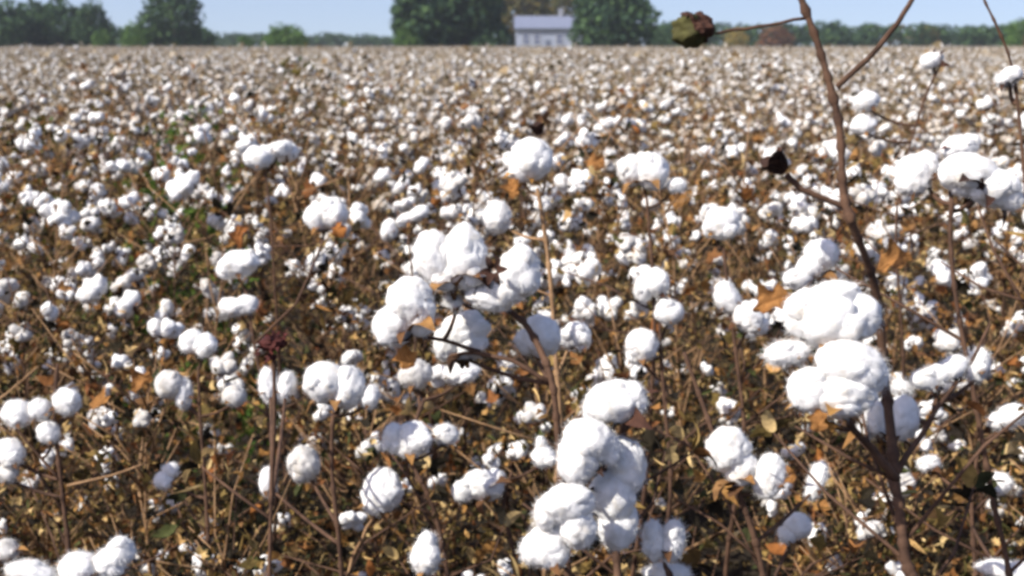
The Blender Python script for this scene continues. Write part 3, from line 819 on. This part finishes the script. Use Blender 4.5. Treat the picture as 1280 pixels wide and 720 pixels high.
# the rest of the crop out to the trees: one object
CROPCOL = bpy.data.collections.new('crop_patches')     # not linked to the scene: only a source for the crop below
CM = [LINT, BUR, STEM_TAN, STRAW, LINT_OLD]
def arr(mb):
    return np.array([tuple(v) for v in mb.v], dtype=np.float32), np.array(mb.f, dtype=np.int32), np.array(mb.m, dtype=np.int32)
lo_arr = [arr(p.lo) for p in dense]; far_arr = [arr(p.far) for p in dense]
def patch(name, arrs, size, per):
    V, Fc, M_ = [], [], []; k = 0
    n = int(size / .44)
    for i in range(n):
        for j in range(n):
            if R.random() > per: continue
            v, f, m = R.choice(arrs); a = R.uniform(0, 6.283); s_ = R.uniform(.85, 1.15)
            ca, sa = math.cos(a) * s_, math.sin(a) * s_
            px_, py_ = (i + .5 + R.uniform(-.4, .4)) * size / n - size / 2, (j + .5 + R.uniform(-.4, .4)) * size / n - size / 2
            q = np.empty_like(v); q[:, 0] = v[:, 0] * ca - v[:, 1] * sa + px_; q[:, 1] = v[:, 0] * sa + v[:, 1] * ca + py_; q[:, 2] = v[:, 2] * s_ * R.uniform(.94, 1.06) * (1 + .16 * noise.noise(Vector((px_ * .7, py_ * .7, len(V)* .0 + size))))
            V.append(q); Fc.append(f + k); M_.append(m); k += len(v)
    V = np.concatenate(V); Fc = np.concatenate(Fc); M_ = np.concatenate(M_); nf = len(Fc)
    me = bpy.data.meshes.new(name)
    me.vertices.add(len(V)); me.vertices.foreach_set('co', V.ravel())
    me.loops.add(nf * 3); me.loops.foreach_set('vertex_index', Fc.ravel()); me.polygons.add(nf)
    me.polygons.foreach_set('loop_start', np.arange(0, nf * 3, 3, dtype=np.int32)); me.polygons.foreach_set('material_index', M_)
    me.polygons.foreach_set('use_smooth', np.ones(nf, dtype=bool))
    for m in CM: me.materials.append(m)
    me.update(calc_edges=True)
    o = bpy.data.objects.new(name, me); CROPCOL.objects.link(o)
S = 6.0
for i in range(3): patch('crop_a%d' % i, lo_arr, S, .95)
for i in range(3): patch('crop_b%d' % i, far_arr, S, .92)
for i in range(2): patch('crop_c%d' % i, lo_arr, 1.32, 1)
pts, rots, ids, scl = [], [], [], []
FIELD_END = 205
yy = NEAR_END + S / 2 - .1
row = 0
while yy < FIELD_END:
    hw = half(yy + S / 2) + 3
    nx = int(hw / S) + 1
    for i in range(-nx, nx + 1):
        pts.append((i * S + (S / 2 if row % 2 else 0), yy, 0)); rots.append(R.randrange(4) * math.pi / 2)
        ids.append(R.randrange(3) if yy < 42 else 3 + R.randrange(3)); scl.append(R.uniform(.97, 1.03))
    yy += S; row += 1
yy = .3
while yy < NEAR_END - .3:
    hw = half(yy + 1.32) + .62
    for s_ in (-1, 1):
        for k in range(2):
            pts.append((s_ * (hw + .66 + k * 1.32), yy + .66, 0)); rots.append(R.randrange(4) * math.pi / 2); ids.append(6 + R.randrange(2)); scl.append(1)
    yy += 1.32
me = bpy.data.meshes.new('cotton_crop'); me.from_pydata(pts, [], [])
a = me.attributes.new('turn', 'FLOAT', 'POINT'); a.data.foreach_set('value', rots)
a = me.attributes.new('pick', 'INT', 'POINT'); a.data.foreach_set('value', ids)
a = me.attributes.new('size', 'FLOAT', 'POINT'); a.data.foreach_set('value', scl)
crop = tag(obj('cotton_crop', me), 'white and brown cotton crop stretching away to the distant trees', 'cotton crop', kind='stuff')
g = bpy.data.node_groups.new('crop', 'GeometryNodeTree')
g.interface.new_socket('Geometry', in_out='INPUT', socket_type='NodeSocketGeometry'); g.interface.new_socket('Geometry', in_out='OUTPUT', socket_type='NodeSocketGeometry')
gi, go = g.nodes.new('NodeGroupInput'), g.nodes.new('NodeGroupOutput')
ip = g.nodes.new('GeometryNodeInstanceOnPoints'); ci = g.nodes.new('GeometryNodeCollectionInfo')
ci.inputs['Collection'].default_value = CROPCOL; ci.inputs['Separate Children'].default_value = True; ci.inputs['Reset Children'].default_value = True
def na(nm, ty):
    n = g.nodes.new('GeometryNodeInputNamedAttribute'); n.data_type = ty; n.inputs[0].default_value = nm; return n.outputs[0]
cx = g.nodes.new('ShaderNodeCombineXYZ'); g.links.new(na('turn', 'FLOAT'), cx.inputs[2])
g.links.new(gi.outputs[0], ip.inputs['Points']); g.links.new(ci.outputs[0], ip.inputs['Instance'])
ip.inputs['Pick Instance'].default_value = True
g.links.new(na('pick', 'INT'), ip.inputs['Instance Index']); g.links.new(cx.outputs[0], ip.inputs['Rotation']); g.links.new(na('size', 'FLOAT'), ip.inputs['Scale'])
g.links.new(ip.outputs[0], go.inputs[0])
crop.modifiers.new('crop', 'NODES').node_group = g

# ------------------------------------------------------------------ ground
m, t, b = mat('soil')
co = t.nodes.new('ShaderNodeNewGeometry').outputs['Position']
n1 = noise_tex(t, 3.0, 8, .65); t.links.new(co, n1.inputs['Vector'])
r = ramp(t, [(.3, (.014, .010, .007)), (.55, (.03, .022, .014)), (.75, (.06, .044, .028))]); t.links.new(n1.outputs[0], r.inputs[0])
t.links.new(r.outputs[0], b.inputs['Base Color'])
n2 = noise_tex(t, 25, 6); t.links.new(co, n2.inputs['Vector']); add_bump(t, b, n2.outputs[0], .8, .03)
def sheet(name, x0, y0, x1, y1, z, m):
    mb = MB(); mb.add([Vector((x0, y0, z)), Vector((x1, y0, z)), Vector((x1, y1, z)), Vector((x0, y1, z))], [(0, 1, 2, 3)])
    return tag(obj(name, mb.mesh(name, [m])), kind='structure')
sheet('ground', -2500, -60, 2500, 4500, 0, m)
m, t, b = mat('verge_grass')
co = t.nodes.new('ShaderNodeNewGeometry').outputs['Position']
n1 = noise_tex(t, .4, 6); t.links.new(co, n1.inputs['Vector'])
r = ramp(t, [(.3, (.10, .11, .035)), (.7, (.24, .19, .09))]); t.links.new(n1.outputs[0], r.inputs[0]); t.links.new(r.outputs[0], b.inputs['Base Color'])
sheet('grass', -900, FIELD_END, 900, 900, .006, m)
lit = MB()
for _ in range(26000):
    yy = R.uniform(.9, 6.5); xx = R.uniform(-half(yy) - .4, half(yy) + .4)
    lit.leaf(place(Vector((xx, yy, R.uniform(.006, .05))), rand_rot(.5)), R.uniform(.007, .026), R.choice((0, 1, 1, 3, 5)), .7, .4)
tag(obj('leaf_litter', lit.mesh('leaf_litter', [LITTER], False)), 'brown fallen leaves covering the soil under the cotton', 'leaf litter', kind='stuff')

# ------------------------------------------------------------------ trees and house beyond the field
def crown_material(name, c0, c1, c2):
    m, t, b = mat(name)
    gg = t.nodes.new('ShaderNodeNewGeometry')
    r = ramp(t, [(0, c0), (.55, c1), (1, c2)]); t.links.new(gg.outputs['Random Per Island'], r.inputs[0])
    t.links.new(r.outputs[0], b.inputs['Base Color'])
    tr = t.nodes.new('ShaderNodeBsdfTranslucent'); t.links.new(r.outputs[0], tr.inputs['Color'])
    ms = t.nodes.new('ShaderNodeMixShader'); ms.inputs[0].default_value = .2
    t.links.new(b.outputs[0], ms.inputs[1]); t.links.new(tr.outputs[0], ms.inputs[2]); t.links.new(ms.outputs[0], t.nodes['Material Output'].inputs[0])
    return m
CR_DARK = crown_material('dark_crown', (.017, .04, .024), (.038, .078, .034), (.08, .14, .048))
CR_GREEN = crown_material('green_crown', (.04, .09, .02), (.07, .14, .03), (.11, .18, .045))
CR_OLIVE = crown_material('olive_crown', (.05, .06, .025), (.10, .095, .03), (.17, .12, .03))
CR_YELLOW = crown_material('yellow_crown', (.16, .12, .03), (.26, .20, .04), (.32, .22, .05))
CR_RUST = crown_material('rust_crown', (.07, .035, .02), (.13, .055, .025), (.18, .09, .035))

def crown_mb(mb, lobes, n, leaf, mi=0):
    """leaf clumps spread through a set of ellipsoids (centre, radii)"""
    vol = [a[1][0] * a[1][1] * a[1][2] for a in lobes]; tot = sum(vol)
    for (c, rr), v in zip(lobes, vol):
        for _ in range(int(n * v / tot) + 1):
            d = Vector((R.gauss(0, 1), R.gauss(0, 1), R.gauss(0, 1))).normalized()
            k = R.uniform(.45, 1) ** .5 * (1 + .28 * noise.noise(d * 2.3 + c))
            p = c + Vector((d.x * rr[0], d.y * rr[1], d.z * rr[2])) * k
            s_ = leaf * R.uniform(.5, 1.3); M = place(p, rand_rot(), 1)
            vs = [M @ Vector((-.5 * s_, -.2 * s_, 0)), M @ Vector((.1 * s_, -.5 * s_, .15 * s_)), M @ Vector((.55 * s_, 0, 0)), M @ Vector((.2 * s_, .5 * s_, .2 * s_)), M @ Vector((-.35 * s_, .4 * s_, 0))]
            mb.add(vs, [(0, 1, 2), (0, 2, 3), (0, 3, 4)], mi)

def tree(label, px, D, wpx, top, m, n=2600, base=None, bare=0.16, group='trees beyond the field', loose=False, name='tree'):
    k = D / F; X = (px - 640) * k; Ht = CAM_H + (57 - top) * k; W = wpx * k
    root = obj(name, None); root.location = (X, D, 0); tag(root, label, 'tree', group)
    tb = MB(); tz = Ht * .75
    tb.tube([Vector((0, 0, -.2)), Vector((.1, 0, tz * .3)), Vector((-.1, .1, tz * .65)), Vector((.1, 0, tz))], [Ht * .028, Ht * .022, Ht * .015, Ht * .006], 8)
    lobes = []
    nl = 9
    for i in range(nl):
        a = 6.283 * i / nl * 2.4 + R.random(); f = bare + (1 - bare) * (i + .6) / nl
        sw = math.sin(math.pi * min(1, max(.12, (f - bare) / (1 - bare) * .66 + .30))) ** .7
        rr = W * .5 * sw * (R.uniform(.26, .4) if loose else R.uniform(.45, .62)); off = W * .5 * sw - rr * .85
        c = Vector((math.cos(a) * off, math.sin(a) * off, min(Ht * f, Ht - rr * .7)))
        lobes.append((c, (rr, rr, rr * R.uniform(.7, .95))))
        tb.tube([Vector((0, 0, c.z * .62)), c * .5 + Vector((0, 0, c.z * .36)), c], [Ht * .009, Ht * .006, Ht * .003], 5)
    if not loose:
        lobes.append((Vector((0, 0, Ht * .46)), (W * .42, W * .42, Ht * .45)))
    obj('trunk', tb.mesh('trunk', [TRUNK]), root)
    cb = MB(); crown_mb(cb, lobes, n, max(.35, W * .055))
    obj('crown', cb.mesh('crown', [m], False), root)
    return root

tree('rounded dark tree at the left edge of the far tree line', 14, 225, 100, 2, CR_DARK, bare=.05)
tree('dark broad tree second from the left edge', 76, 235, 104, 0, CR_DARK, bare=.05)
tree('narrower dark tree tapering beside the pale gap on the left', 126, 228, 54, -2, CR_DARK, bare=.05)
tree('tall rounded tree standing alone right of the pale gap', 226, 225, 84, -34, CR_DARK, 3200, bare=.05)
tree('low shoulder of green tree left of the tall rounded one', 182, 222, 46, 28, CR_GREEN, 1400, bare=.03)
tree('small bright green bush between the tall left tree and the pale gap', 136, 215, 26, 36, CR_GREEN, 900, bare=.03, name='bush')
tree('round bright green bush alone in the open middle of the horizon', 362, 230, 62, 31, CR_GREEN, 1800, bare=.0, name='bush')
tree('smaller green bush just left of the round bright one', 312, 235, 26, 43, CR_GREEN, 700, bare=.0, name='bush')
tree('largest dark tree left of the white house, its top out of the picture', 563, 220, 158, -65, CR_DARK, 6000, bare=.04)
tree('light green bush at the foot of the largest tree', 514, 212, 46, 30, CR_GREEN, 1400, bare=.0, name='bush')
tree('olive autumn tree overhanging the left end of the house', 655, 275, 88, -25, CR_OLIVE, 3000, bare=.2)
tree('dark shrub under the right side of the largest tree', 612, 214, 60, 32, CR_DARK, 1500, bare=.0, name='bush')
tree('loose olive tree rising behind the house roof', 704, 285, 76, -18, CR_OLIVE, 2200, bare=.12)
tree('open crowned tree right of the house with sky showing through', 764, 225, 112, -30, CR_DARK, 3000, bare=.02)
tree('low dark tree right of the open crowned one', 822, 260, 44, 30, CR_DARK, 1200, bare=.03)
tree('yellow autumn tree in the low line left of the bare cotton stem', 915, 330, 34, 33, CR_YELLOW, 900, bare=.03)
tree('rust coloured tree beside the yellow one', 962, 335, 48, 31, CR_RUST, 1000, bare=.03)
tree('green tree standing higher at the right edge of the tree line', 1266, 260, 52, 22, CR_GREEN, 1500, bare=.03)
tree('orange bush in front of the green tree at the right edge', 1280, 240, 30, 36, CR_RUST, 700, bare=.0, name='bush')

def woods(name, label, x0, x1, D, tops, mats, step):
    mb = MB(); x = x0; k = D / F
    while x < x1:
        top = R.uniform(*tops); Ht = CAM_H + (57 - top) * k; W = R.uniform(30, 48) * k; X = (x - 640) * k; yy = D + R.uniform(-8, 22)
        mi = R.randrange(len(mats))
        lob = [(Vector((X + R.gauss(0, W * .25), yy + R.gauss(0, W * .2), Ht * f)), (W * .36, W * .36, Ht * .30)) for f in (.25, .45, .68, .72)]
        crown_mb(mb, lob, 420, .9, mi); x += step * R.uniform(.7, 1.3)
    return tag(obj(name, mb.mesh(name, mats, False)), label, 'woodland', kind='stuff')
woods('distant_woods', 'low dark green woods along the horizon on the right', 800, 1310, 345, (28, 36), [CR_DARK, CR_DARK, CR_DARK, CR_DARK, CR_OLIVE, CR_DARK], 13)
woods('distant_hedge', 'faint bluish line of low woods on the horizon left of the big tree', 255, 505, 480, (38, 47), [CR_DARK], 14)
woods('distant_thicket', 'dark undergrowth beneath the trees at the left', -30, 275, 250, (32, 44), [CR_DARK], 14)

# house
D = 252; k = D / F
def bx(mb, x0, x1, y0, y1, z0, z1, mi=0):
    v = [Vector((x, y, z)) for z in (z0, z1) for x, y in ((x0, y0), (x1, y0), (x1, y1), (x0, y1))]
    mb.add(v, [(3, 2, 1, 0), (4, 5, 6, 7), (0, 1, 5, 4), (1, 2, 6, 5), (2, 3, 7, 6), (3, 0, 4, 7)], mi)
def simple(name, c0, c1, scale, rough=.7):
    m, t, b = mat(name); n1 = noise_tex(t, scale, 5); t.links.new(objcoord(t), n1.inputs['Vector'])
    r = ramp(t, [(.3, c0), (.7, c1)]); t.links.new(n1.outputs[0], r.inputs[0]); t.links.new(r.outputs[0], b.inputs['Base Color']); b.inputs['Roughness'].default_value = rough
    return m
WALLM = simple('shade_toned_boards', (.30, .34, .44), (.38, .42, .52), 2); ROOFM = simple('grey_shingles', (.11, .13, .19), (.19, .21, .28), 4)  # wall colour darkened and blued to imitate shade on the house
GLASSM = simple('window_glass', (.10, .12, .20), (.14, .16, .25), 1, .1); TRIMM = simple('white_trim', (.45, .47, .52), (.55, .57, .6), 3)
X0, X1 = (645 - 640) * k, (728 - 640) * k; cxh = (X0 + X1) / 2; wd = (X1 - X0) / 2
house = obj('house', None); house.location = (cxh, D, 0)
tag(house, 'pale house toned blue grey for shade, with dark windows and grey roof between the trees', 'house')
zw = CAM_H + (57 - 35) * k; zr = CAM_H + (57 - 22) * k
mb = MB(); bx(mb, -wd, wd, 0, 8, 0, zw)
mb.add([Vector((-wd, 0, zw)), Vector((-wd, 8, zw)), Vector((-wd, 4, zr - .15))], [(0, 1, 2)]); mb.add([Vector((wd, 0, zw)), Vector((wd, 8, zw)), Vector((wd, 4, zr - .15))], [(2, 1, 0)])
for i in range(1, 14):
    bx(mb, -wd - .01, wd + .01, -.025, -.002, zw * i / 14, zw * i / 14 + .05)
obj('wall', mb.mesh('wall', [WALLM], False), house)
mb = MB()
for s_ in (-1, 1):
    y0, y1 = (-.6, 4) if s_ < 0 else (8.6, 4); zz = zw - .35
    v = [Vector((-wd - .4, y0, zz)), Vector((wd + .4, y0, zz)), Vector((wd + .4, y1, zr)), Vector((-wd - .4, y1, zr))]
    v += [p + Vector((0, 0, .18)) for p in v]
    mb.add(v, [(3, 2, 1, 0), (4, 5, 6, 7), (0, 1, 5, 4), (1, 2, 6, 5), (2, 3, 7, 6), (3, 0, 4, 7)])
rf = obj('roof', mb.mesh('roof', [ROOFM], False), house)
mb = MB(); bx(mb, 1.8, 2.7, 3.6, 4.5, zr - .4, zr + 1.5); bx(mb, 1.7, 2.8, 3.5, 4.6, zr + 1.502, zr + 1.65)
obj('chimney', mb.mesh('chimney', [simple('chimney_brick', (.24, .25, .29), (.33, .34, .38), 8)], False), rf)
for x in (-4.8, -2.6, 1.9, 4.9):
    mb = MB()
    for a in ((-.75, -.62, 1.5, 3.7), (.62, .75, 1.5, 3.7), (-.62, .62, 1.5, 1.63), (-.62, .62, 3.57, 3.7), (-.62, .62, 2.55, 2.65)):
        bx(mb, a[0], a[1], -.12, -.03, a[2], a[3])
    wn = obj('window', mb.mesh('window', [TRIMM], False), house, (x, 0, 0))
    mb = MB(); bx(mb, -.62, .62, -.07, -.035, 1.63, 3.57); obj('pane', mb.mesh('pane', [GLASSM], False), wn)
mb = MB(); bx(mb, -.5, .5, -.1, -.03, .2, 2.4); obj('door', mb.mesh('door', [simple('door_paint', (.10, .12, .18), (.14, .16, .22), 3)], False), house, (-.4, 0, 0))

# ------------------------------------------------------------------ the air
hz = MB(); bx(hz, -700, 700, -8, 620, -1, 34)
hm = bpy.data.materials.new('haze'); hm.use_nodes = True; ht = hm.node_tree
ht.nodes.remove(ht.nodes['Principled BSDF'])
pv = ht.nodes.new('ShaderNodeVolumePrincipled'); pv.inputs['Color'].default_value = (.86, .91, 1, 1); pv.inputs['Density'].default_value = .00024; pv.inputs['Anisotropy'].default_value = .2
ht.links.new(pv.outputs[0], ht.nodes['Material Output'].inputs['Volume'])
tag(obj('haze', hz.mesh('haze', [hm], False)), 'faint blue haze in the air over the field', 'haze', kind='stuff')
